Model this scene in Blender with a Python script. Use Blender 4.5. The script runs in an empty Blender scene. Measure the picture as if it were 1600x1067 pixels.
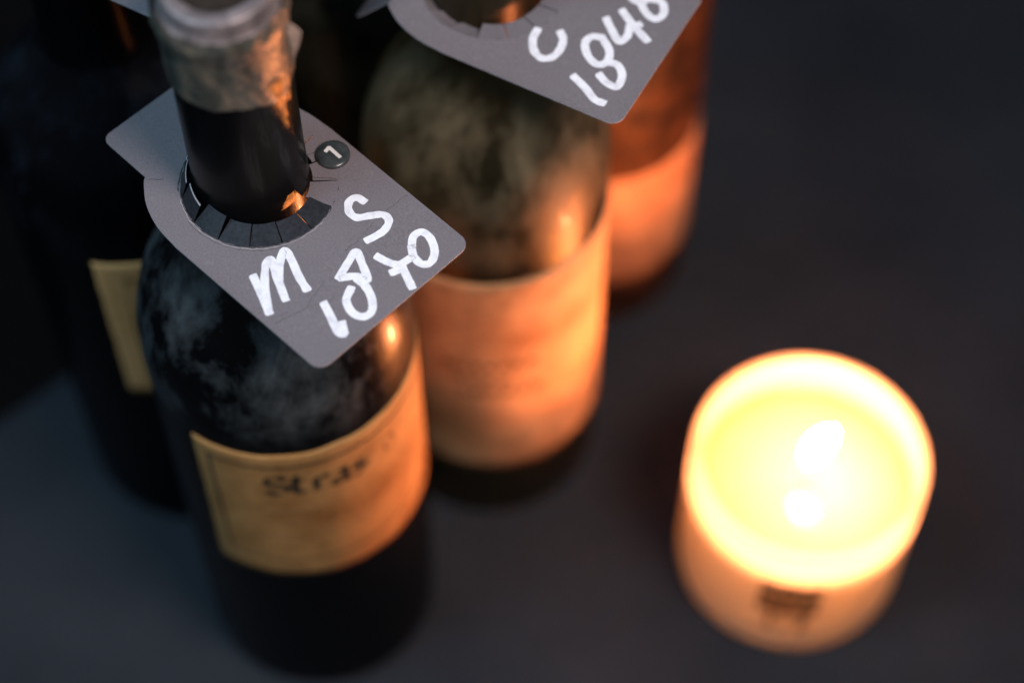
import bpy, bmesh, math, random
from mathutils import Vector, Matrix, noise
from mathutils.geometry import delaunay_2d_cdt
random.seed(7)
sc = bpy.context.scene
col = sc.collection
R = math.radians

# ------------------------------------------------------------ camera, light, exposure
cam_d = bpy.data.cameras.new('camera'); cam = bpy.data.objects.new('camera', cam_d); col.objects.link(cam)
cam.location = (0, 0, .6341); cam.rotation_euler = (R(90 - 57.688), 0, 0)
cam_d.lens = 70; cam_d.sensor_width = 36; cam_d.clip_start = .01; cam_d.clip_end = 50
cam_d.dof.use_dof = True; cam_d.dof.focus_distance = .492; cam_d.dof.aperture_fstop = 3.8
sc.camera = cam
sc.render.engine = 'CYCLES'
sc.cycles.use_denoising = True
sc.cycles.max_bounces = 10; sc.cycles.diffuse_bounces = 5; sc.cycles.transmission_bounces = 8; sc.cycles.transparent_max_bounces = 12
sc.cycles.sample_clamp_indirect = 12
sc.cycles.caustics_refractive = False
sc.view_settings.view_transform = 'Standard'; sc.view_settings.look = 'None'; sc.view_settings.exposure = 0; sc.view_settings.gamma = 1
w = bpy.data.worlds.new('World'); sc.world = w; w.use_nodes = True
bgn = w.node_tree.nodes['Background']; bgn.inputs[0].default_value = (.46, .64, .88, 1); bgn.inputs[1].default_value = .17

def area(name, loc, target, size, power, color, spread=180):
    l = bpy.data.lights.new(name, 'AREA'); l.shape = 'DISK'; l.size = size; l.energy = power; l.color = color; l.spread = R(spread)
    o = bpy.data.objects.new(name, l); col.objects.link(o); o.location = loc
    o.rotation_euler = (Vector(target) - Vector(loc)).to_track_quat('-Z', 'Y').to_euler()
    return o
area('warm_lamp', (.24, .05, .74), (-.03, .335, .24), .26, .56, (1, .84, .80), 62)
area('cool_fill_lamp', (-.34, .16, .74), (-.07, .31, .2), .34, .52, (.47, .76, 1), 80)  # blue fill lamp added at upper left, out of view

# ------------------------------------------------------------ helpers
def tag(o, label=None, cat=None, group=None, kind=None):
    for k, v in (('label', label), ('category', cat), ('group', group), ('kind', kind)):
        if v: o[k] = v
    return o
def empty(name, loc, **k):
    o = bpy.data.objects.new(name, None); col.objects.link(o); o.location = loc; o.empty_display_size = .02
    return tag(o, **k)
def link(name, me, mats, parent=None, smooth=True):
    o = bpy.data.objects.new(name, me); col.objects.link(o); o.parent = parent
    for m in (mats if isinstance(mats, (list, tuple)) else [mats]): me.materials.append(m)
    if smooth:
        for p in me.polygons: p.use_smooth = True
    return o
def mesh(name, verts, faces):
    me = bpy.data.meshes.new(name); me.from_pydata([tuple(v) for v in verts], [], faces); me.update(); return me
def spline(pts, n=8, closed=False):
    P = [Vector(p) for p in pts]; out = []
    m = len(P)
    for i in range(m if closed else m - 1):
        p0 = P[i - 1] if (i > 0 or closed) else P[0] * 2 - P[1]
        p1 = P[i]; p2 = P[(i + 1) % m]
        p3 = P[(i + 2) % m] if (closed or i + 2 < m) else P[-1] * 2 - P[-2]
        for k in range(n):
            t = k / n
            out.append(.5 * ((2 * p1) + (p2 - p0) * t + (2 * p0 - 5 * p1 + 4 * p2 - p3) * t * t + (3 * p1 - p0 - 3 * p2 + p3) * t ** 3))
    if not closed: out.append(P[-1])
    return out
def lathe(prof, n=96, cap0=True, cap1=True, warp=None):
    V = []; F = []
    for r, z in prof:
        for k in range(n):
            a = 2 * math.pi * k / n
            v = Vector((r * math.cos(a), r * math.sin(a), z))
            V.append(warp(v, a) if warp else v)
    for i in range(len(prof) - 1):
        for k in range(n):
            k2 = (k + 1) % n
            F.append((i * n + k, i * n + k2, (i + 1) * n + k2, (i + 1) * n + k))
    if cap0: F.append(tuple(range(n - 1, -1, -1)))
    if cap1: F.append(tuple((len(prof) - 1) * n + k for k in range(n)))
    return V, F

# ------------------------------------------------------------ materials
class NT:
    def __init__(s, name):
        s.m = bpy.data.materials.new(name); s.m.use_nodes = True; s.t = s.m.node_tree; s.n = s.t.nodes; s.n.clear()
        s.out = s.n.new('ShaderNodeOutputMaterial')
    def new(s, typ, **kw):
        n = s.n.new('ShaderNode' + typ)
        for k, v in kw.items():
            if hasattr(n, k): setattr(n, k, v)
        return n
    def link(s, a, b): s.t.links.new(a, b)
    def coord(s, scale=(1, 1, 1)):
        c = s.new('TexCoord'); mp = s.new('Mapping'); mp.inputs['Scale'].default_value = scale
        s.link(c.outputs['Object'], mp.inputs[0]); return mp.outputs[0]
    def noise(s, vec, scale, detail=4, rough=.55, dist=0):
        n = s.new('TexNoise'); n.inputs['Scale'].default_value = scale; n.inputs['Detail'].default_value = detail
        n.inputs['Roughness'].default_value = rough; n.inputs['Distortion'].default_value = dist
        s.link(vec, n.inputs['Vector']); return n.outputs['Fac']
    def ramp(s, fac, stops):
        n = s.new('ValToRGB'); e = n.color_ramp.elements
        while len(e) < len(stops): e.new(.5)
        for el, (p, c) in zip(e, stops):
            el.position = p; el.color = (*c, 1) if len(c) == 3 else c
        s.link(fac, n.inputs[0]); return n.outputs[0]
    def mix(s, f, a, b, mode='MIX'):
        n = s.new('Mix'); n.data_type = 'RGBA'; n.blend_type = mode
        for i, v in ((0, f), (6, a), (7, b)):
            if hasattr(v, 'links'): s.link(v, n.inputs[i])
            else: n.inputs[i].default_value = v if i == 0 else (*v, 1)
        return n.outputs[2]
    def math(s, op, a, b=0.):
        n = s.new('Math'); n.operation = op
        for i, v in ((0, a), (1, b)):
            if hasattr(v, 'links'): s.link(v, n.inputs[i])
            else: n.inputs[i].default_value = v
        return n.outputs[0]
    def bump(s, h, strength, dist):
        n = s.new('Bump'); n.inputs['Strength'].default_value = strength; n.inputs['Distance'].default_value = dist
        s.link(h, n.inputs['Height']); return n.outputs[0]
    def bsdf(s, base=None, rough=None, **kw):
        n = s.new('BsdfPrincipled')
        for k, v in (('Base Color', base), ('Roughness', rough), *kw.items()):
            if v is None: continue
            i = n.inputs[k.replace('_', ' ')]
            if hasattr(v, 'links'): s.link(v, i)
            elif isinstance(v, tuple) and len(v) == 3 and i.type == 'RGBA': i.default_value = (*v, 1)
            else: i.default_value = v
        return n
    def done(s, sh):
        s.link(sh.outputs[0] if hasattr(sh, 'outputs') else sh, s.out.inputs[0]); return s.m
g3 = lambda v: (v, v, v)

def m_table():
    t = NT('dark_table'); v = t.coord()
    f = t.noise(v, 900, 3); g = t.ramp(t.noise(v, 11, 6, .6), [(.35, g3(0)), (.65, g3(1))])
    c = t.mix(g, (.017, .023, .032), (.038, .044, .054))
    c = t.mix(.35, c, t.ramp(f, [(.3, g3(.014)), (.7, g3(.052))]))
    return t.done(t.bsdf(c, .75, Specular_IOR_Level=.12, Normal=t.bump(f, .35, .0004)))
def m_flat(name, c, rough=.6, spec=.4, nscale=60, var=.25, bump=.1, bd=.0002):
    t = NT(name); v = t.coord(); f = t.noise(v, nscale, 5)
    lo = tuple(x * (1 - var) for x in c); hi = tuple(min(1, x * (1 + var)) for x in c)
    cc = t.mix(t.ramp(f, [(.3, g3(0)), (.7, g3(1))]), lo, hi)
    return t.done(t.bsdf(cc, rough, Specular_IOR_Level=spec, Normal=t.bump(f, bump, bd)))
def m_card():
    t = NT('grey_card'); v = t.coord()
    fine = t.noise(v, 2600, 3, .7); mid = t.noise(v, 260, 4, .6); big = t.noise(v, 30, 3)
    c = t.mix(big, (.135, .118, .125), (.175, .152, .160))
    c = t.mix(.35, c, t.ramp(fine, [(.35, (.085, .075, .08)), (.66, (.27, .24, .25))]))
    c = t.mix(t.ramp(mid, [(.62, g3(0)), (.72, g3(.5))]), c, (.215, .195, .198))
    h = t.math('ADD', fine, mid)
    return t.done(t.bsdf(c, .52, Specular_IOR_Level=.4, Normal=t.bump(h, .25, .00012)))
def m_marker():
    t = NT('white_paint_marker'); v = t.coord(); f = t.noise(v, 420, 4, .6, .6)
    c = t.ramp(f, [(.25, (.63, .61, .64)), (.5, (.80, .79, .81)), (.75, (.88, .88, .89))])
    return t.done(t.bsdf(c, .5, Normal=t.bump(f, .3, .0001)))
def m_bottle(name, glass, dust, cover, dscale, lo=.45, hi=.68, rough=.16, zlo=None, zhi=None, spots=True, trans=None, transw=0, stretch=.45, coatw=1.0, spec=.16, zfade=None, tint=(1, 1, 1)):
    """dark glass with patches of cellar dust"""
    t = NT(name); v = t.coord((1, 1, stretch)); v1 = t.coord()
    n1 = t.noise(v, dscale, 6, .62, .5); n2 = t.noise(v, dscale * 5, 4, .6); n3 = t.noise(v1, 1500, 2, .6)
    m = t.ramp(t.math('ADD', t.math('MULTIPLY', n1, .75), t.math('MULTIPLY', n2, .25)), [(lo, g3(0)), (hi, g3(1))])
    m = t.math('MULTIPLY', m, cover)
    if zlo is not None:
        c = t.new('TexCoord'); sp = t.new('SeparateXYZ'); t.link(c.outputs['Object'], sp.inputs[0])
        r = t.new('MapRange'); r.interpolation_type = 'SMOOTHSTEP'; t.link(sp.outputs['Z'], r.inputs[0])
        r.inputs[1].default_value = zlo; r.inputs[2].default_value = zhi
        m = t.math('MULTIPLY', m, r.outputs[0])
    if zfade:
        r2 = t.new('MapRange'); r2.interpolation_type = 'SMOOTHSTEP'; t.link(sp.outputs['Z'], r2.inputs[0])
        r2.inputs[1].default_value = zfade[1]; r2.inputs[2].default_value = zfade[0]
        m = t.math('MULTIPLY', m, r2.outputs[0])
    if spots:
        sm = t.ramp(n3, [(.74, g3(0)), (.78, g3(.7))]); m = t.math('MAXIMUM', m, t.math('MULTIPLY', sm, .5))
    c = t.mix(m, glass, dust)
    ro = t.math('ADD', rough, t.math('MULTIPLY', m, .4))
    bp = t.bump(t.math('ADD', n1, t.math('MULTIPLY', n3, .12)), .12, .0012)
    b = t.bsdf(c, ro, Specular_IOR_Level=spec, Specular_Tint=tint, Normal=bp, Coat_Weight=t.math('SUBTRACT', coatw, t.math('MULTIPLY', m, .8)), Coat_Roughness=.03, Coat_IOR=1.38)  # orange tint paints the glow inside the glass into the highlights
    if trans:
        tr = t.new('BsdfTranslucent'); tr.inputs[0].default_value = (*trans, 1)
        mx = t.new('MixShader'); mx.inputs[0].default_value = transw
        t.link(b.outputs[0], mx.inputs[1]); t.link(tr.outputs[0], mx.inputs[2]); return t.done(mx)
    return t.done(b)
def m_paper(name, c, stain, s=28):
    t = NT(name); v = t.coord(); a = t.noise(v, s, 5, .6, .4); b = t.noise(v, 700, 3); d = t.noise(v, s * 3.3, 4)
    cc = t.mix(t.ramp(a, [(.38, g3(0)), (.66, g3(1))]), c, stain)
    cc = t.mix(t.ramp(d, [(.58, g3(0)), (.75, g3(.45))]), cc, tuple(x * .55 for x in stain))
    return t.done(t.bsdf(cc, .75, Specular_IOR_Level=.25, Normal=t.bump(t.math('ADD', b, a), .25, .0003)))
def m_foil():
    t = NT('worn_foil'); v = t.coord((1, 1, .6)); n = t.noise(v, 130, 6, .65, .8); n2 = t.noise(v, 420, 4, .6)
    c = t.ramp(n, [(.30, (.035, .036, .028)), (.47, (.13, .125, .10)), (.60, (.25, .20, .14)), (.74, (.52, .37, .24))])
    h = t.math('ADD', n, t.math('MULTIPLY', n2, .4))
    return t.done(t.bsdf(c, .42, Metallic=.55, Normal=t.bump(h, .55, .0016)))
def m_lip():
    t = NT('torn_foil_rim'); v = t.coord(); n = t.noise(v, 170, 5, .6, .5)
    c = t.ramp(n, [(.3, (.10, .085, .085)), (.55, (.22, .18, .175)), (.78, (.50, .41, .39))])
    return t.done(t.bsdf(c, .4, Metallic=.3, Normal=t.bump(n, .5, .001)))
def m_cup():
    t = NT('frosted_white_glass')
    d = t.bsdf((.80, .72, .50), .3, Specular_IOR_Level=.5)
    tr = t.new('BsdfTranslucent'); tr.inputs[0].default_value = (.97, .94, .90, 1)
    tp = t.new('BsdfTransparent'); tp.inputs[0].default_value = (1, .93, .86, 1)
    m1 = t.new('MixShader'); m1.inputs[0].default_value = .50; t.link(d.outputs[0], m1.inputs[1]); t.link(tr.outputs[0], m1.inputs[2])
    m2 = t.new('MixShader'); m2.inputs[0].default_value = .24; t.link(m1.outputs[0], m2.inputs[1]); t.link(tp.outputs[0], m2.inputs[2])
    return t.done(m2)
def m_wax():
    t = NT('cream_wax')
    p = t.bsdf((.90, .80, .25), .04, Specular_IOR_Level=.2, Subsurface_Weight=1.0, Subsurface_Radius=(1, 1, 1), Subsurface_Scale=.11)
    tr = t.new('BsdfTranslucent'); tr.inputs[0].default_value = (1, .97, .90, 1)
    m = t.new('MixShader'); m.inputs[0].default_value = .24; t.link(p.outputs[0], m.inputs[1]); t.link(tr.outputs[0], m.inputs[2])
    return t.done(m)
def m_flame():
    t = NT('candle_flame'); e = t.new('Emission'); e.inputs[0].default_value = (1, .32, .135, 1); e.inputs[1].default_value = FLAME
    return t.done(e)
FLAME = 1080
M = dict(table=m_table(), floor=m_flat('dark_floor', (.012, .008, .006), .7, .2, 12, .4),
    table_edge=m_flat('table_edge_wood', (.012, .011, .011), .5), card=m_card(), black_card=m_flat('black_card_underside', (.013, .015, .019), .55, .3, 900, .5, .3, .0001),
    card_edge=m_flat('card_cut_edge', (.42, .38, .38), .7, .2, 900), marker=m_marker(), crease=m_flat('card_crease', (.045, .040, .042), .8, .1, 900),
    sticker=m_flat('glossy_dark_sticker', (.035, .042, .042), .22, .6, 300, .5, .2, .0003), white=m_flat('white_print', (.78, .78, .76), .5),
    b1=m_bottle('dusty_black_bottle_glass', (.0025, .0028, .0034), (.105, .118, .12), .9, 40, .45, .70, .30, .158, .178, coatw=.07, spec=.10, tint=(1, .55, .2), zfade=(.205, .225), stretch=.6),
    bl=m_bottle('black_bottle_glass', (.002, .002, .0026), (.025, .03, .042), .5, 26, .50, .7, .3, .15, .18, coatw=.05, spec=.08, zfade=(.21, .23)),
    b2=m_bottle('olive_bottle_glass', (.012, .012, .008), (.30, .25, .155), .85, 27, .43, .64, .36, .148, .166, trans=(.28, .28, .06), transw=.30, coatw=.35, spec=.6, tint=(1, .5, .15), zfade=(.205, .225)),
    b3=m_bottle('amber_bottle_glass', (.15, .058, .02), (.010, .006, .004), .95, 24, .42, .56, .32, trans=(.50, .17, .04), transw=.28, coatw=.9, stretch=.8),
    b4=m_bottle('green_black_bottle_glass', (.006, .007, .005), (.12, .12, .085), .9, 26, .45, .7, .35, trans=(.10, .11, .04), transw=.1, coatw=.5),
    paper1=m_paper('aged_tan_label', (.54, .29, .10), (.27, .115, .03)), paper2=m_paper('cream_label', (.60, .35, .17), (.33, .15, .06), 30),
    paper3=m_paper('amber_label', (.56, .29, .14), (.32, .13, .055), 30), paper4=m_paper('left_tan_label', (.82, .44, .17), (.62, .30, .10)),  # paper4: plain tan paper of the left bottle
    ink=m_flat('dark_label_ink', (.035, .028, .018), .7, .2, 500, .5), faint=m_flat('faded_label_ink', (.27, .145, .055), .8, .1, 500, .3),
    old_ink=m_flat('brown_faded_ink', (.19, .095, .035), .8, .1, 400, .4),
    foil=m_foil(), lip=m_lip(), cork=m_flat('dark_cork', (.02, .014, .010), .8, .2, 200, .5, .5, .001),
    scrap=m_flat('torn_foil_scrap', (.50, .36, .28), .5, .4, 300, .4, .5, .0008),
    cup=m_cup(), wax=m_wax(), wick=m_flat('waxed_wick', (.6, .5, .36), .9, .1), flame=m_flame(),
    logo=m_flat('brown_emblem_print', (.018, .008, .005), .6, .2, 300, .3), drip_glow=m_flat('drips_and_candle_glow', (.62, .20, .035), .45, .5, 500, .6, .9, .0012))

# ------------------------------------------------------------ setting
d_ = Vector((math.cos(R(42)), math.sin(R(42)), 0)); n_ = Vector((math.sin(R(42)), -math.cos(R(42)), 0)); p0 = Vector((-.188, .3686, 0))
bm = bmesh.new()
top = [p0 + d_ * a + n_ * b for a, b in ((-.9, 0), (-.9, 1.5), (1.3, 1.5), (1.3, 0))]
f = bm.faces.new([bm.verts.new(v) for v in top]); r_ = bmesh.ops.extrude_face_region(bm, geom=[f])
bmesh.ops.translate(bm, verts=[v for v in r_['geom'] if isinstance(v, bmesh.types.BMVert)], vec=(0, 0, -.03))
bmesh.ops.recalc_face_normals(bm, faces=bm.faces)
bmesh.ops.bevel(bm, geom=list(bm.edges), offset=.003, segments=3, affect='EDGES')
me = bpy.data.meshes.new('table_top'); bm.to_mesh(me); bm.free()
link('table_top', me, M['table'], smooth=False)['kind'] = 'structure'
me = mesh('floor', [(-4, -3, -.74), (4, -3, -.74), (4, 5, -.74), (-4, 5, -.74)], [(0, 1, 2, 3)])
link('floor', me, M['floor'], smooth=False)['kind'] = 'structure'

# ------------------------------------------------------------ bottles
def bottle_profile(r, zs, zn, rn, h, heel=.004):
    """r body radius, zs where the shoulder starts, zn where the neck starts, rn neck radius, h height of the lip"""
    key = [(r * .55, .010), (r * .80, .0035), (r - heel, .0), (r - .0008, heel * .75), (r, heel * 2), (r, .05), (r, .10), (r, zs - .012), (r * .996, zs),
           (r * .965, zs + (zn - zs) * .22), (r * .86, zs + (zn - zs) * .46), (r * .66, zs + (zn - zs) * .70), (rn * 1.22, zs + (zn - zs) * .89), (rn * 1.06, zn),
           (rn * 1.0, zn + .015), (rn * .985, h - .035), (rn * .965, h - .016), (rn * .965, h - .011)]
    return [(max(p.x, .001), max(p.y, 0)) for p in spline(key, 5)]
def build_bottle(loc, prof, mat, lip, cork=True, h=.3, rl=.0162, **k):
    root = empty('wine_bottle', loc, cat='wine bottle', group='old wine bottles standing on the table', **k)
    V, F = lathe(prof, 112, cap1=True); link('glass_body', mesh('glass_body', V, F), mat, root)
    key = [(rl - .002, h - .0125), (rl - .0003, h - .0118), (rl, h - .009), (rl - .0004, h - .006), (rl - .0016, h - .0045), (rl - .0020, h - .001), (rl - .0030, h), (rl - .0055, h), (rl - .0062, h - .0012), (rl - .0062, h - .006)]
    V, F = lathe([(p.x, p.y) for p in spline(key, 3)], 80, False, False); link('lip', mesh('lip', V, F), lip, root)
    V, F = lathe([(.001, h - .0028), (rl - .0075, h - .0026), (rl - .00625, h - .0034), (rl - .00625, h - .0058)], 48, True, False)
    link('cork', mesh('cork', V, F), M['cork'], root)
    return root
def curved_sheet(r, a0, a1, z0, z1, mat, parent, name, th=.00025, n=60, m=26, edge=.0006, ragged=.0005, seed=0, slots=None):
    """paper wrapped round a bottle: front sheet with a thin edge all round, slightly uneven outline"""
    V = []; F = []
    def P(i, j, rr):
        u = i / n; t = j / m
        a = a0 + (a1 - a0) * u; z = z0 + (z1 - z0) * t
        wob = noise.noise(Vector((u * 14 + seed, t * 14, seed))) * ragged
        if j in (0, m): z += wob
        if i in (0, n): a += wob / r
        return (rr * math.cos(a), rr * math.sin(a), z)
    for lay, rr in ((0, r + .00003), (1, r + th)):
        for i in range(n + 1):
            for j in range(m + 1):
                q = rr + (0 if lay == 0 else .00010 * (noise.noise(Vector((i * .35 + seed, j * .35, 3))) + .3))
                V.append(P(i, j, q))
    L = (n + 1) * (m + 1)
    for i in range(n):
        for j in range(m):
            a = L + i * (m + 1) + j; F.append((a, a + m + 1, a + m + 2, a + 1))
    def side(lst):
        for a, b in zip(lst, lst[1:]): F.append((a, b, b + L, a + L))
    side([i * (m + 1) for i in range(n + 1)]); side([n * (m + 1) + j for j in range(m + 1)])
    side([i * (m + 1) + m for i in range(n, -1, -1)]); side([j for j in range(m, -1, -1)])
    return link(name, mesh(name, V, F), mat, parent)
def wrap(r, a, z, x, y):   # local letter coordinates (metres) onto the cylinder round the bottle
    t = a + x / r; return (r * math.cos(t), r * math.sin(t), z + y)
def ribbon2d(pts, wd, taper=0, nib=None, n=6, jitter=0, seed=0):
    """2-D outline quads of a pen stroke: list of (left, right) pairs"""
    P = spline([(p[0], p[1], 0) for p in pts], n) if len(pts) > 2 else [Vector((*pts[0], 0)).lerp(Vector((*pts[1], 0)), k / 8) for k in range(9)]
    out = []
    for i, p in enumerate(P):
        d = (P[min(i + 1, len(P) - 1)] - P[max(i - 1, 0)]).normalized()
        if nib is not None: nn = Vector((math.cos(nib), math.sin(nib), 0))
        else: nn = Vector((-d.y, d.x, 0))
        ww = wd * (1 + jitter * noise.noise(Vector((i * .35, seed, 0))))
        out.append((p + nn * ww / 2, p - nn * ww / 2))
    if nib is None:   # rounded ends
        for end in (0, 1):
            p = P[-1] if end else P[0]; d = ((P[-1] - P[-2]) if end else (P[0] - P[1])).normalized(); nn = Vector((-d.y, d.x, 0))
            ex = []
            for k in (1, 2, 3, 4):
                t = k / 4 * math.pi / 2 * .97
                a = p + d * math.sin(t) ** .6 * wd / 2 * .62 + nn * d.x * wd * .10 * math.sin(t); b = nn * math.cos(t) ** .45 * wd / 2
                ex.append((a + b, a - b) if end else (a - b, a + b))
            out = out + ex if end else ex[::-1] + out
    return out
def glyph_mesh(name, strokes, wd, place, th, **k):
    """strokes drawn on a surface; place(x, y, h) maps 2-D to 3-D, h = height above the surface"""
    V = []; F = []
    for si, s in enumerate(strokes):
        pr = ribbon2d(s, wd, seed=si + len(name), **k); b = len(V)
        for a, c in pr:
            lift = th + si * th * .15
            V += [place(a.x, a.y, 0), place(a.x, a.y, lift), place(c.x, c.y, lift), place(c.x, c.y, 0)]
        for i in range(len(pr) - 1):
            q = b + i * 4
            F += [(q + 1, q + 5, q + 6, q + 2), (q, q + 4, q + 5, q + 1), (q + 2, q + 6, q + 7, q + 3)]
        e = b + (len(pr) - 1) * 4
        F += [(b, b + 1, b + 2, b + 3), (e + 3, e + 2, e + 1, e)]
    return mesh(name, V, F)
def frame(root, r, a0, a1, z0, z1, mat, wd=.0007):
    for (aa, ab, za, zb) in ((a0, a1, z1 - wd, z1), (a0, a1, z0, z0 + wd), (a0, a0 + wd / r, z0 + wd, z1 - wd), (a1 - wd / r, a1, z0 + wd, z1 - wd)):
        curved_sheet(r, aa, ab, za, zb, mat, root, 'border_line', th=.00006, n=max(2, int((ab - aa) * 20)), m=2, ragged=0)

# broad pen letters for the old printed labels (unit height 1)
PEN = {
 'S': [[(.62, .82), (.40, .98), (.12, .82), (.10, .62), (.35, .52), (.62, .40), (.62, .16), (.35, .02), (.05, .18)], [(.05, .80), (.2, 1.0)]],
 't': [[(.22, 1.0), (.20, .6), (.20, .15), (.42, .05)], [(.02, .68), (.42, .72)]],
 'r': [[(.15, .70), (.17, .05)], [(.17, .5), (.32, .74), (.5, .62)]],
 'a': [[(.08, .62), (.30, .72), (.42, .55), (.42, .10), (.55, .05)], [(.42, .40), (.12, .34), (.08, .12), (.28, .05), (.42, .20)]],
 's': [[(.42, .64), (.20, .70), (.12, .52), (.40, .30), (.36, .08), (.10, .06)]],
 'e': [[(.12, .38), (.44, .44), (.34, .70), (.12, .55), (.12, .15), (.42, .08)]],
 'n': [[(.10, .70), (.12, .05)], [(.12, .55), (.34, .72), (.44, .50), (.44, .05)]],
 'o': [[(.28, .70), (.08, .52), (.10, .15), (.30, .04), (.46, .25), (.44, .56), (.28, .70)]],
}
def word(root, txt, r, a, z, hgt, wd, mat, step=.62, name='printed_letter', gaps=None):
    x = 0
    for i, ch in enumerate(txt):
        if ch != ' ':
            st = [[(px * hgt + x, py * hgt) for px, py in s] for s in PEN[ch]]
            me = glyph_mesh(name, st, wd, lambda px, py, h: wrap(r + h, a, z, px, py), .00006, nib=R(38))
            link(name, me, mat, root, smooth=False)
        x += hgt * step * (1.15 if ch == 'S' else 1)

# front bottle
B1 = Vector((-.0652, .3009, 0)); pr = bottle_profile(.0381, .172, .228, .0144, .3065)
b1 = build_bottle(B1, pr, M['b1'], M['lip'], h=.3065, rl=.0150, label='front black wine bottle with dusty shoulder, torn foil neck and tan label')
lab = curved_sheet(.0381, R(-126), R(34), .0875, .1607, M['paper1'], b1, 'paper_label', seed=2, ragged=.0006)
frame(lab, .03842, R(-119.5), R(28), .0965, .1545, M['ink'], .0009)
for o_ in lab.children: o_.parent = lab
word(lab, 'Stras', .03842, R(-96), .1385, .0105, .0026, M['ink'], step=.58)
word(lab, 'so', .03842, R(-55), .1395, .0095, .0013, M['faint'], step=.95)
for a_, w_ in ((-93, .0062), (-78, .0042)):
    word(lab, 'ne' if w_ > .005 else 'a', .03842, R(a_), .1030, .0052, .0009, M['faint'], step=.58)
for zz, aa, ab in ((.1275, -97, -30), (.1205, -90, -38), (.1130, -99, -45)):
    random.seed(int(zz * 1e4)); a_ = aa
    while a_ < ab:
        w_ = random.uniform(2.5, 6); curved_sheet(.03842, R(a_), R(a_ + w_), zz, zz + random.uniform(.0008, .0014), M['faint'], lab, 'faded_print', th=.00004, n=4, m=2, ragged=0); a_ += w_ + random.uniform(1.5, 4)

# what is left of the capsule on the neck: an uneven, wrinkled foil sleeve
def sleeve_warp(v, a):
    q = noise.noise(Vector((math.cos(a) * 3, math.sin(a) * 3, v.z * 160))) ; q2 = noise.noise(Vector((math.cos(a) * 9, math.sin(a) * 9, v.z * 420)))
    k = 1 + .018 * q + .012 * q2
    return Vector((v.x * k, v.y * k, v.z))
nz = 40; nn_ = 120; V = []; F = []
zt_ = .2965
for j in range(nz + 1):
    for k in range(nn_):
        a = 2 * math.pi * k / nn_
        zb = .2795 + .0012 * noise.noise(Vector((math.cos(a) * 4, math.sin(a) * 4, 1))) + .0005 * noise.noise(Vector((math.cos(a) * 22, math.sin(a) * 22, 1)))
        zb -= .0035 * max(0, math.cos(a - R(-32))) ** 10
        z = zb + (zt_ - zb) * j / nz
        v = Vector(((.0149) * math.cos(a), .0149 * math.sin(a), z)); V.append(sleeve_warp(v, a))
for j in range(nz):
    for k in range(nn_):
        k2 = (k + 1) % nn_; F.append((j * nn_ + k, j * nn_ + k2, (j + 1) * nn_ + k2, (j + 1) * nn_ + k))
L = len(V)
V += [Vector((v.x * .955, v.y * .955, v.z)) for v in V[:nn_]]
for k in range(nn_): F.append((k, L + k, L + (k + 1) % nn_, (k + 1) % nn_))
fo = link('foil_capsule', mesh('foil_capsule', V, F), M['foil'], b1)
# ragged skirt of foil under the lip
V = []; F = []; rows = 8
for j in range(rows + 1):
    for k in range(nn_):
        a = 2 * math.pi * k / nn_; t = j / rows
        low = .2955 + .0016 * noise.noise(Vector((math.cos(a) * 5, math.sin(a) * 5, 7))) + .0008 * noise.noise(Vector((math.cos(a) * 17, math.sin(a) * 17, 7)))
        hi = .3025 + .0014 * noise.noise(Vector((math.cos(a) * 4, math.sin(a) * 4, 9)))
        z = low + (hi - low) * t; rr = .0150 + .0006 * math.sin(t * math.pi) + .0006 * noise.noise(Vector((math.cos(a) * 8, math.sin(a) * 8, t * 3)))
        V.append((rr * math.cos(a), rr * math.sin(a), z))
for j in range(rows):
    for k in range(nn_):
        k2 = (k + 1) % nn_; F.append((j * nn_ + k, j * nn_ + k2, (j + 1) * nn_ + k2, (j + 1) * nn_ + k))
link('foil_rim', mesh('foil_rim', V, F), M['foil'], b1)
# loose scrap of foil standing off the right of the neck
def patch(name, pts, parent, mat, th=.0003):
    n = len(pts); c = sum((Vector(p) for p in pts), Vector()) / n
    nrm = (Vector(pts[1]) - c).cross(Vector(pts[0]) - c).normalized() * th
    V = [Vector(p) for p in pts] + [c] + [Vector(p) + nrm for p in pts] + [c + nrm]
    F = [(i, (i + 1) % n, n) for i in range(n)] + [(n + 1 + (i + 1) % n, n + 1 + i, 2 * n + 1) for i in range(n)] + [(i, n + 1 + i, n + 1 + (i + 1) % n, (i + 1) % n) for i in range(n)]
    return link(name, mesh(name, V, F), mat, parent, smooth=False)
patch('foil_scrap', [(.0140, -.002, .2960), (.0165, -.0025, .2945), (.0178, -.003, .2930), (.0172, -.0030, .2895), (.0160, -.0030, .2860), (.0150, -.003, .2820), (.0140, -.002, .2830)], b1, M['scrap'])
# dried drips coloured with candle glow; the lowest patch is painted glow only
V = []; F = []
def neck_streak(name, path, w0, w1, lift, seed):
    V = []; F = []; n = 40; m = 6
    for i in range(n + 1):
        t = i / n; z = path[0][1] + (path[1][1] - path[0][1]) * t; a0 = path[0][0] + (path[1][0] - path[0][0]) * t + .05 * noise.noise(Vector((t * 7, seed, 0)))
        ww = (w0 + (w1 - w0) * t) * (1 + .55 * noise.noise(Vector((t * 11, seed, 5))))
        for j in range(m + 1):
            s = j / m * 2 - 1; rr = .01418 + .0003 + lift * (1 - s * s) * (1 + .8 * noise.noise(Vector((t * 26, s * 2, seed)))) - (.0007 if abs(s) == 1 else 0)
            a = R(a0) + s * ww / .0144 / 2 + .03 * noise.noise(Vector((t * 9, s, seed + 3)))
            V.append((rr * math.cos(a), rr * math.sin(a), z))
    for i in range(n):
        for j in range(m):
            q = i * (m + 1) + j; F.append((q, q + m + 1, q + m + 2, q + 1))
    return link(name, mesh(name, V, F), M['drip_glow'], b1)
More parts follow.
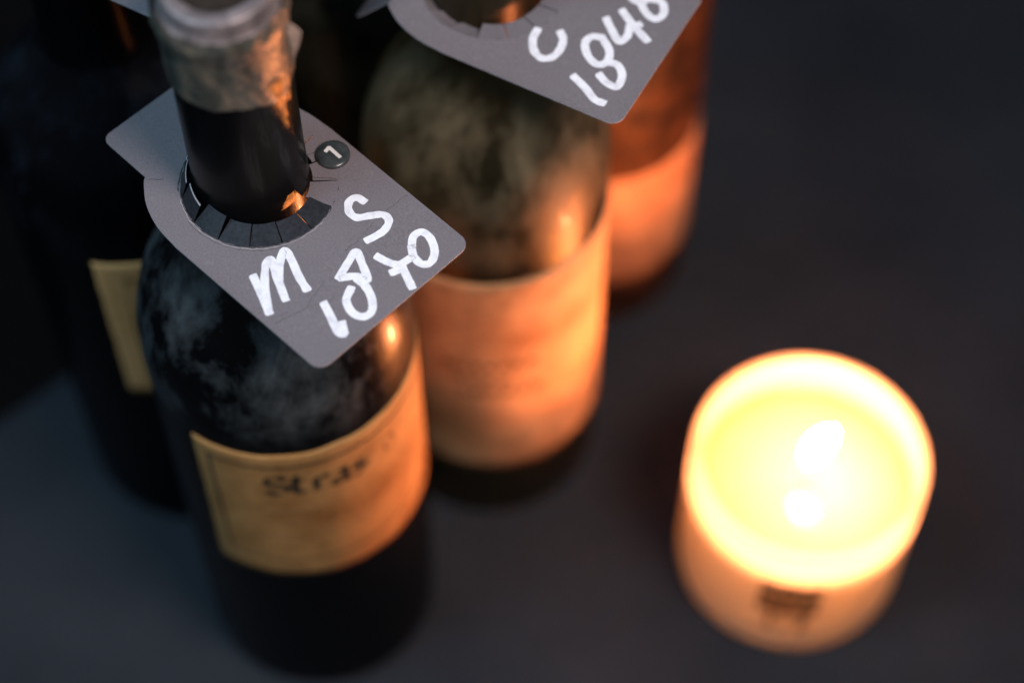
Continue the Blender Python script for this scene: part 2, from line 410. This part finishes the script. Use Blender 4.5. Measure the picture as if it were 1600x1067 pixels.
neck_streak('drip_and_glow', ((-38, .2835), (-33, .2655)), .0062, .0009, .0007, 1)
neck_streak('drip_and_glow', ((-22, .2830), (-24, .2730)), .0030, .0010, .0005, 5)
neck_streak('drip_and_glow', ((-40, .2412), (-45, .2372)), .0030, .0066, .00015, 9)  # no drip here: candle glow through the glass, painted on

# dark bottle on the left
BL = Vector((-.114, .364, 0))
bl = build_bottle(BL, bottle_profile(.0385, .175, .222, .0146, .315), M['bl'], M['cork'], h=.315, label='black wine bottle on the left, mostly in shadow, with narrow strip of tan label showing')
lab = curved_sheet(.0385, R(-101), R(40), .0905, .1612, M['paper4'], bl, 'paper_label', seed=5)
frame(lab, .03882, R(-90), R(30), .098, .153, M['faint'], .0009)
# middle bottle
B2 = Vector((-.0075, .365, 0))
b2 = build_bottle(B2, bottle_profile(.0370, .168, .222, .0140, .305), M['b2'], M['cork'], h=.305, label='dusty olive green wine bottle in the middle with glowing orange label')
lab = curved_sheet(.0370, R(-150), R(18), .0360, .1470, M['paper2'], b2, 'paper_label', seed=8)
for zz, aa, ab in ((.099, -112, -70), (.091, -108, -78), (.083, -104, -64)):
    random.seed(int(zz * 1e4)); a_ = aa
    while a_ < ab:
        w_ = random.uniform(3, 7); curved_sheet(.03732, R(a_), R(a_ + w_), zz, zz + .0034, M['old_ink'], lab, 'faded_print', th=.00004, n=4, m=2, ragged=0); a_ += w_ + 2.5
# right bottle
B3 = Vector((.029, .445, 0))
b3 = build_bottle(B3, bottle_profile(.0370, .165, .222, .0140, .300), M['b3'], M['cork'], h=.300, label='amber brown wine bottle behind the middle one, rightmost, with orange label')
curved_sheet(.0370, R(-140), R(-6), .0280, .0900, M['paper3'], b3, 'paper_label', seed=11)
# rear bottle
B4 = Vector((-.045, .431, 0))
b4 = build_bottle(B4, bottle_profile(.0370, .160, .215, .0142, .295), M['b4'], M['cork'], h=.295, label='dark green bottle at the back, unlit between the front bottle neck and the middle bottle')

# ------------------------------------------------------------ neck tags
def rounded(pts, n=7):
    """polygon corners (x, y, r) -> outline with rounded corners"""
    out = []; m = len(pts)
    for i, (x, y, r) in enumerate(pts):
        p = Vector((x, y)); a = Vector(pts[i - 1][:2]); b = Vector(pts[(i + 1) % m][:2])
        if r <= 0: out.append(p); continue
        da = (a - p).normalized(); db = (b - p).normalized(); ang = da.angle(db); dist = r / math.tan(ang / 2)
        s = p + da * dist; e = p + db * dist; c = p + (da + db).normalized() * (r / math.sin(ang / 2))
        a0 = math.atan2(s.y - c.y, s.x - c.x); a1 = math.atan2(e.y - c.y, e.x - c.x); dd = (a1 - a0 + math.pi) % (2 * math.pi) - math.pi
        for k in range(n + 1): t = a0 + dd * k / n; out.append(c + Vector((math.cos(t), math.sin(t))) * r)
    return out
def inside(p, poly):
    c = False; n = len(poly); j = n - 1
    for i in range(n):
        if (poly[i].y > p.y) != (poly[j].y > p.y) and p.x < (poly[j].x - poly[i].x) * (p.y - poly[i].y) / (poly[j].y - poly[i].y) + poly[i].x: c = not c
        j = i
    return c
HC = Vector((3.0, .3)); HR = 19.6
OUT = [(54.6, -26.6, 3.2), (54.0, 23.9, 3.2), (2, 24.4, 0)]
def outline():
    o = rounded([(54.6, -26.8, 3.4), (54.0, 23.9, 3.4), (3, 24.3, 0), (-18, 17.2, 0), (-36.6, 17.6, 2.6), (-36.6, -18.2, 2.6), (-18, -18.6, 0), (3, -27.2, 0)])
    # replace the straight shoulder segments with curves
    res = []
    for i, p in enumerate(o):
        res.append(p); q = o[(i + 1) % len(o)]
        if (p - Vector((3, 24.3))).length < .01:
            res += [Vector((x.x, x.y)) for x in spline([(3, 24.3, 0), (-5, 23.6, 0), (-12, 21.6, 0), (-17.4, 18.6, 0), (-18.6, 17.4, 0)], 4)[1:-1]]
        if (p - Vector((-18, -18.6))).length < .01:
            res += [Vector((x.x, x.y)) for x in spline([(-18.8, -18.9, 0), (-17.0, -20.6, 0), (-12.0, -24.0, 0), (-5, -26.4, 0), (3, -27.2, 0)], 4)[:-1]]
    return res
def card_mesh(name, outer, hole, zf, th=.00042, step=2.4, mats=True):
    pts = [Vector(p) for p in outer]; n0 = len(pts); edges = [(i, (i + 1) % n0) for i in range(n0)]
    if hole:
        h0 = len(pts); pts += hole; nh = len(hole); edges += [(h0 + i, h0 + (i + 1) % nh) for i in range(nh)]
    xs = [p.x for p in pts]; ys = [p.y for p in pts]; x = min(xs)
    while x < max(xs):
        y = min(ys)
        while y < max(ys):
            q = Vector((x + .01, y + .013)); y += step
            if inside(q, outer) and not (hole and inside(q, hole)) and min((q - p).length for p in pts[:n0 + (len(hole) if hole else 0)]) > step * .35: pts.append(q)
        x += step
    vs, es, fs, ov, oe, of = delaunay_2d_cdt([Vector((p.x, p.y)) for p in pts], edges, [], 0, 1e-5)
    F = []
    for f in fs:
        c = sum((vs[i] for i in f), Vector((0, 0))) / len(f)
        if inside(c, outer) and not (hole and inside(c, hole)): F.append(tuple(f))
    nv = len(vs); V = []
    for v in vs: V.append(zf(v.x, v.y, th))
    for v in vs: V.append(zf(v.x, v.y, 0))
    from collections import Counter
    cnt = Counter(); dirn = {}
    FF = []
    for f in F:
        a = [vs[i] for i in f]; ar = sum(a[i].x * a[(i + 1) % len(a)].y - a[(i + 1) % len(a)].x * a[i].y for i in range(len(a)))
        if ar < 0: f = f[::-1]
        FF.append(f)
        for i in range(len(f)):
            e = (f[i], f[(i + 1) % len(f)]); k = tuple(sorted(e)); cnt[k] += 1; dirn[k] = e
    faces = list(FF) + [tuple(i + nv for i in f[::-1]) for f in FF]; nt = len(FF)
    for k, c in cnt.items():
        if c == 1: a, b = dirn[k]; faces.append((a, a + nv, b + nv, b))
    me = mesh(name, V, faces)
    for i, p in enumerate(me.polygons): p.material_index = 0 if i < nt else (1 if i < 2 * nt else 2)
    return me
def ring(c, r, n=120, jit=0, seed=0):
    return [c + Vector((math.cos(2 * math.pi * k / n), math.sin(2 * math.pi * k / n))) * (r + jit * noise.noise(Vector((k * .5, seed, 2)))) for k in range(n)]
def make_tag(loc, ang, label, fold, warp_amp, tab_up, tab_side, flat=(), seed=0, tabs=True, tilt=(0, 0)):
    """card tag with a tabbed hole for the bottle neck; fold = how far the short flap is bent down (radians)"""
    root = empty('neck_tag', loc, cat='neck tag', group='grey card tags round the bottle necks', label=label)
    root.rotation_euler = (tilt[0], tilt[1], ang)
    def zf(x, y, h):   # mm -> metres with the bend of the card
        z = warp_amp * (noise.noise(Vector((x * .02 + seed, y * .02, seed))) ) * .001 + .000012 * max(0, x - 20) ** 1.35 * .3
        xx = x
        if x < -17.5:
            s = -17.5 - x; ss = s * .001; t = min(1, s / 3)
            return (-.0175 - ss * math.cos(fold) + h * math.sin(fold) * -t, y * .001, z - ss * math.sin(fold) * (.5 + .5 * t) + h * math.cos(fold))
        return (x * .001, y * .001, z + h)
    me = card_mesh('card', outline(), ring(HC, HR, 120, .25, seed), zf)
    link('card', me, [M['card'], M['black_card'], M['card_edge']], root, smooth=False)
    if tabs:
        N = 15
        for k in range(N):
            a0 = R(22.7 - 24 * k); am = a0 - R(12); deg = (math.degrees(am) + 180) % 360 - 180
            isflat = any(lo <= deg <= hi for lo, hi in flat)
            random.seed(seed * 50 + k)
            rp = -(HC.x * math.cos(am) + HC.y * math.sin(am)) + math.sqrt(15.15 ** 2 - (HC.x * math.sin(am) - HC.y * math.cos(am)) ** 2)
            run = HR - rp; ln = 6.0 * random.uniform(.97, 1.03)
            up = 0.0 if isflat else tab_up * math.acos(max(.3, min(.98, run / ln))) * random.uniform(.9, 1.16); gap = R(.5 if isflat else 1.0)
            V = []; F = []; na = 8; nr = 4; rl_ = (run if isflat else ln) * .001
            side = random.uniform(-.12, .12) * (0 if isflat else 1)
            for lay in (0, 1):
                for i in range(na + 1):
                    f_ = i / na * 2 - 1
                    for j in range(nr + 1):
                        s = j / nr
                        half = R(12) - gap * (.4 + 1.6 * s) + (0 if isflat else R(1.5) * s)
                        a = am + f_ * half
                        rh = HR * .001; cx = HC.x * .001; q = zf(HC.x + HR * math.cos(a), HC.y + HR * math.sin(a), 0)
                        rr = rh - rl_ * s * math.cos(up); zz = q[2] + rl_ * s * math.sin(up) * (1 + side * f_) + (.00042 if lay == 0 else 0) + .00002
                        if not isflat: rr += (0 if lay == 0 else .0003 * math.sin(up))
                        V.append((cx + rr * math.cos(a), HC.y * .001 + rr * math.sin(a), zz))
            Lr = (na + 1) * (nr + 1); idx = lambda l, i, j: l * Lr + i * (nr + 1) + j
            mi = []
            for i in range(na):
                for j in range(nr):
                    F.append((idx(0, i, j), idx(0, i, j + 1), idx(0, i + 1, j + 1), idx(0, i + 1, j))); mi.append(0)
                    F.append((idx(1, i, j), idx(1, i + 1, j), idx(1, i + 1, j + 1), idx(1, i, j + 1))); mi.append(1)
                F.append((idx(0, i, nr), idx(1, i, nr), idx(1, i + 1, nr), idx(0, i + 1, nr))); mi.append(2)
            for j in range(nr):
                for i in (0, na): F.append((idx(0, i, j), idx(0, i, j + 1), idx(1, i, j + 1), idx(1, i, j))); mi.append(1)
            me = mesh('tab', V, F)
            o = link('tab', me, [M['card'] if (isflat or tab_side == 'card') else M['black_card'], M['black_card'], M['card_edge']], root, smooth=False)
            for p, q in zip(me.polygons, mi): p.material_index = q
    return root, zf
def write(root, zf, data, wd, names):
    for key, st in data.items():
        me = glyph_mesh('glyph_' + key, st, wd, lambda x, y, h: zf(x, y, .00043 + h), .00005, jitter=.16)
        link(names(key), me, M['marker'], root, smooth=False)
kind_name = lambda k: 'handwritten_letter' if k in ('M', 'S', 'C') else 'handwritten_digit'
T1 = {"M": [[[22.92, -19.63], [28.25, -21.7], [33.66, -24.04]], [[32.35, -23.23], [26.72, -19.27], [22.69, -15.32], [22.38, -13.34], [26.97, -15.65], [33.55, -18.72]], [[28.59, -16.31], [24.77, -12.7], [22.61, -9.22], [25.87, -9.9], [30.77, -11.91], [35.17, -13.21]]], "S": [[[25.79, 14.47], [23.54, 14.05], [23.15, 11.89], [25.27, 9.82], [28.04, 9.84], [29.86, 12.33], [32.04, 14.95], [34.44, 14.72], [35.74, 11.9], [35.43, 8.93], [34.92, 6.81]]], "one": [[[41.0, -13.07], [45.12, -14.54], [49.5, -16.27], [51.07, -15.49]], [[48.27, -13.87], [50.7, -15.41]]], "eight": [[[38.15, -5.56], [36.38, -0.72], [35.45, 2.72], [38.63, 1.49], [43.73, -1.21], [40.89, -2.19], [38.39, -5.33]], [[42.46, -5.49], [44.29, -8.73], [47.93, -10.13], [50.67, -9.09], [50.93, -6.63], [48.34, -4.18], [44.69, -2.74], [41.48, -2.74]]], "seven": [[[40.12, 5.24], [43.43, 5.98], [45.81, 7.41], [46.46, 11.25]], [[46.23, 4.42], [47.32, 7.07]], [[46.05, 7.64], [49.34, 6.34], [52.94, 4.81]]], "zero": [[[44.43, 12.92], [42.3, 15.45], [42.68, 17.91], [45.59, 18.1], [49.3, 15.98], [50.87, 12.95], [49.42, 11.18], [46.54, 11.55], [44.04, 13.12]]]}
T2 = {"C": [[[20.96, -8.21], [21.41, -11.48], [23.49, -14.8], [26.36, -16.26], [28.66, -14.96], [29.4, -11.76], [28.47, -7.98], [26.51, -6.07]]], "one": [[[36.78, -17.65], [41.17, -19.55], [45.15, -21.84], [47.83, -21.86]]], "eight": [[[36.9, -2.51], [34.45, -3.6], [34.12, -6.49], [36.93, -9.89], [40.41, -11.18], [42.01, -8.99], [40.77, -5.53], [37.1, -2.6]], [[42.02, -9.28], [44.96, -8.9], [47.67, -11.49], [48.23, -15.36], [45.35, -15.53], [42.31, -14.03]]], "four": [[[34.92, 3.75], [38.07, 0.97], [41.55, -1.59], [42.59, 1.01], [41.54, 4.45]], [[37.31, 8.17], [42.42, 4.95], [47.93, 2.02]], [[42.15, 3.28], [43.67, 6.16]]], "eightb": [[[41.91, 15.4], [45.18, 15.7], [47.34, 12.51], [46.48, 9.78], [43.67, 10.23], [40.47, 13.03], [41.91, 15.4]], [[41.27, 12.97], [37.79, 13.06], [35.52, 15.92], [36.63, 19.68], [40.67, 17.8], [41.91, 15.4]]]}
t1, z1 = make_tag((B1.x, B1.y, .2350), R(-44.5), 'grey card tag on the front bottle marked M S 1870 with round number 1 sticker', R(2), .4, 1, 'black', flat=((23, 150),), seed=1)
write(t1, z1, T1, 2.05, kind_name)
V, F = lathe([(.0044, .0), (.0044, .0006), (.0041, .0009), (.0030, .00115), (.001, .0012)], 40, True, True)
st = link('round_sticker', mesh('round_sticker', V, F), M['sticker'], t1); st.location = z1(9.63, 18.84, .00044)
me = glyph_mesh('one', [[(8.15, 17.9), (7.85, 19.25)], [(7.95, 19.3), (12.0, 19.15)]], .95, lambda x, y, h: ((x - 9.63) * .001, (y - 18.84) * .001, .00118 + h), .00012)
d1 = link('printed_digit', me, M['white'], st, smooth=False)
rc = random.Random(9)
def jag(a, b, n, amp):
    return [(a[0] + (b[0] - a[0]) * k / n + rc.uniform(-amp, amp), a[1] + (b[1] - a[1]) * k / n + rc.uniform(-amp, amp)) for k in range(n + 1)]
for pts, wd in ((jag((-17.6, -18.6), (-15.0, -15.9), 5, .12), .16), (jag((36.4, -27.0), (38.9, -17.2), 14, .22), .10), (jag((38.9, -17.2), (36.2, -8.3), 12, .25), .09),
            (jag((33.2, .8), (33.5, 5.1), 7, .15), .10), (jag((31.7, 16.2), (32.0, 23.5), 9, .2), .08), (jag((30.5, -26.9), (32.2, -21.7), 8, .2), .08),
            (jag((39.2, -16.8), (41.6, -10.5), 8, .3), .06), (jag((34.8, -26.0), (36.6, -20.5), 8, .25), .06), (jag((33.3, 5.0), (31.9, 12.5), 10, .25), .05)):
    me = glyph_mesh('crease', [pts], wd, lambda x, y, h: z1(x, y, .000425 + h), .00001, jitter=.8); link('crease', me, M['crease'], t1, smooth=False)
rc = random.Random(4)
for (rad, a0, a1, wd_, mt) in ((19.75, -152, 22, .20, 'crease'), (20.15, -120, 10, .10, 'card_edge'), (20.6, -100, -20, .09, 'crease'), (20.3, -168, -128, .30, 'crease')):
    pts = []; a = a0
    while a < a1:
        rr_ = rad + rc.uniform(-.16, .16); pts.append((HC.x + rr_ * math.cos(R(a)), HC.y + rr_ * math.sin(R(a)))); a += rc.uniform(2, 5)
    me = glyph_mesh('torn_fibre', [pts], wd_, lambda x, y, h: z1(x, y, .00043 + h), .00003, jitter=1.2, n=3); link('torn_fibre', me, M[mt], t1, smooth=False)
for pts in ([(4.6, 13.6), (5.95, 16.9)], [(11.2, 10.6), (15.6, 14.5)]):
    me = glyph_mesh('slit', [pts], .16, lambda x, y, h: z1(x, y, .000455 + h), .00001); link('slit', me, M['crease'], t1, smooth=False)

t2, z2 = make_tag((B2.x, B2.y, .2370), R(-29.5), 'grey card tag on the middle bottle marked C 1848 in white', R(48), .5, -.6, 'card', seed=2)
write(t2, z2, T2, 2.15, kind_name)
t3, z3 = make_tag((BL.x, BL.y, .2760), R(-29.5), 'grey card tag on the left dark bottle with only its blank rounded corner in view', R(10), .5, .8, 'card', seed=3)
t4, z4 = make_tag((B4.x, B4.y, .2220), R(-54), 'grey card tag on the rear bottle, one small corner showing at the top edge', R(5), .4, .8, 'card', seed=4)

# ------------------------------------------------------------ candle
CP = Vector((.0965, .3128, 0))
cd = empty('jar_candle', CP, cat='candle', label='lit white candle in a frosted glass tumbler with brown emblem')
ro = .0383; hh = .0696; th = .0028
key = [(.002, .0002), (ro - .006, .0002), (ro - .0022, .0010), (ro - .0006, .0032), (ro, .007), (ro, .03), (ro, hh - .002), (ro - .0004, hh - .0006), (ro - .0013, hh), (ro - th + .0008, hh - .0003), (ro - th, hh - .0015), (ro - th, .030), (ro - th, .012), (ro - th - .002, .0075), (ro - .012, .006), (.002, .006)]
V, F = lathe([(p.x, p.y) for p in spline(key, 4)], 120); link('glass_tumbler', mesh('glass_tumbler', V, F), M['cup'], cd)
rw = ro - th - .0003; wl = .0530
key = [(.002, .0066), (rw - .010, .0066), (rw - .002, .0085), (rw, .013), (rw, .03), (rw, wl - .001), (rw - .0007, wl + .0006), (rw - .003, wl - .0001), (rw - .012, wl - .0005), (.006, wl - .0006), (.001, wl - .0006)]
V, F = lathe([(p.x, p.y) for p in spline(key, 4)], 96); link('wax', mesh('wax', V, F), M['wax'], cd)
def tube(name, path, radii, mat, parent, n=20):
    P = [Vector(p) for p in path]; V = []; F = []
    for i, p in enumerate(P):
        d = (P[min(i + 1, len(P) - 1)] - P[max(0, i - 1)]).normalized(); x = d.cross(Vector((0, 1, 0))).normalized(); y = d.cross(x)
        for k in range(n): a = 2 * math.pi * k / n; V.append(p + (x * math.cos(a) + y * math.sin(a)) * radii[i])
    for i in range(len(P) - 1):
        for k in range(n): F.append((i * n + k, i * n + (k + 1) % n, (i + 1) * n + (k + 1) % n, (i + 1) * n + k))
    F += [tuple(range(n)), tuple((len(P) - 1) * n + k for k in range(n))]
    me = mesh(name, V, F); bm = bmesh.new(); bm.from_mesh(me); bmesh.ops.recalc_face_normals(bm, faces=bm.faces); bm.to_mesh(me); bm.free()
    return link(name, me, mat, parent)
tube('wick', [(0, 0, wl - .001), (0, .0003, wl + .002), (.0006, .0003, wl + .0122)], [.0009, .0008, .0006], M['wick'], cd, 10)
fp = spline([(.0002, .0012, .0650), (.0008, .0012, .0690), (.0022, .0016, .0738), (.0044, .0021, .0790), (.0062, .0023, .0832)], 6)
fr = [p.x for p in spline([(.0014, 0, 0), (.0030, 0, 0), (.0036, 0, 0), (.0028, 0, 0), (.0005, 0, 0)], 6)]
tube('flame', fp, fr, M['flame'], cd, 24)
# emblem printed on the glass: two rows of dark blocky characters in a rough rectangle
def bar(a, z, w_, h_): curved_sheet(ro, R(a), R(a) + w_ / ro, z, z + h_, M['logo'], cd, 'emblem_mark', th=.00006, n=4, m=2, ragged=0)
random.seed(12)
A0 = -114.5
for row, (z, h_) in enumerate(((.0462, .0050), (.0385, .0066), (.0310, .0066))):
    a = A0
    while a < -84.5:
        w_ = random.uniform(2.0, 4.2); bar(a, z + random.uniform(-.0003, .0003), min(w_, -83.5 - a) * ro * math.pi / 180, h_); a += w_ + random.uniform(.3, .6)
for a, w_ in ((-108.5, 3.4), (-92.5, 4.0), (-100, 1.6)): bar(a, .0195, w_ * ro * math.pi / 180, .0102)
bar(A0, .0518, 31 * ro * math.pi / 180, .0012)
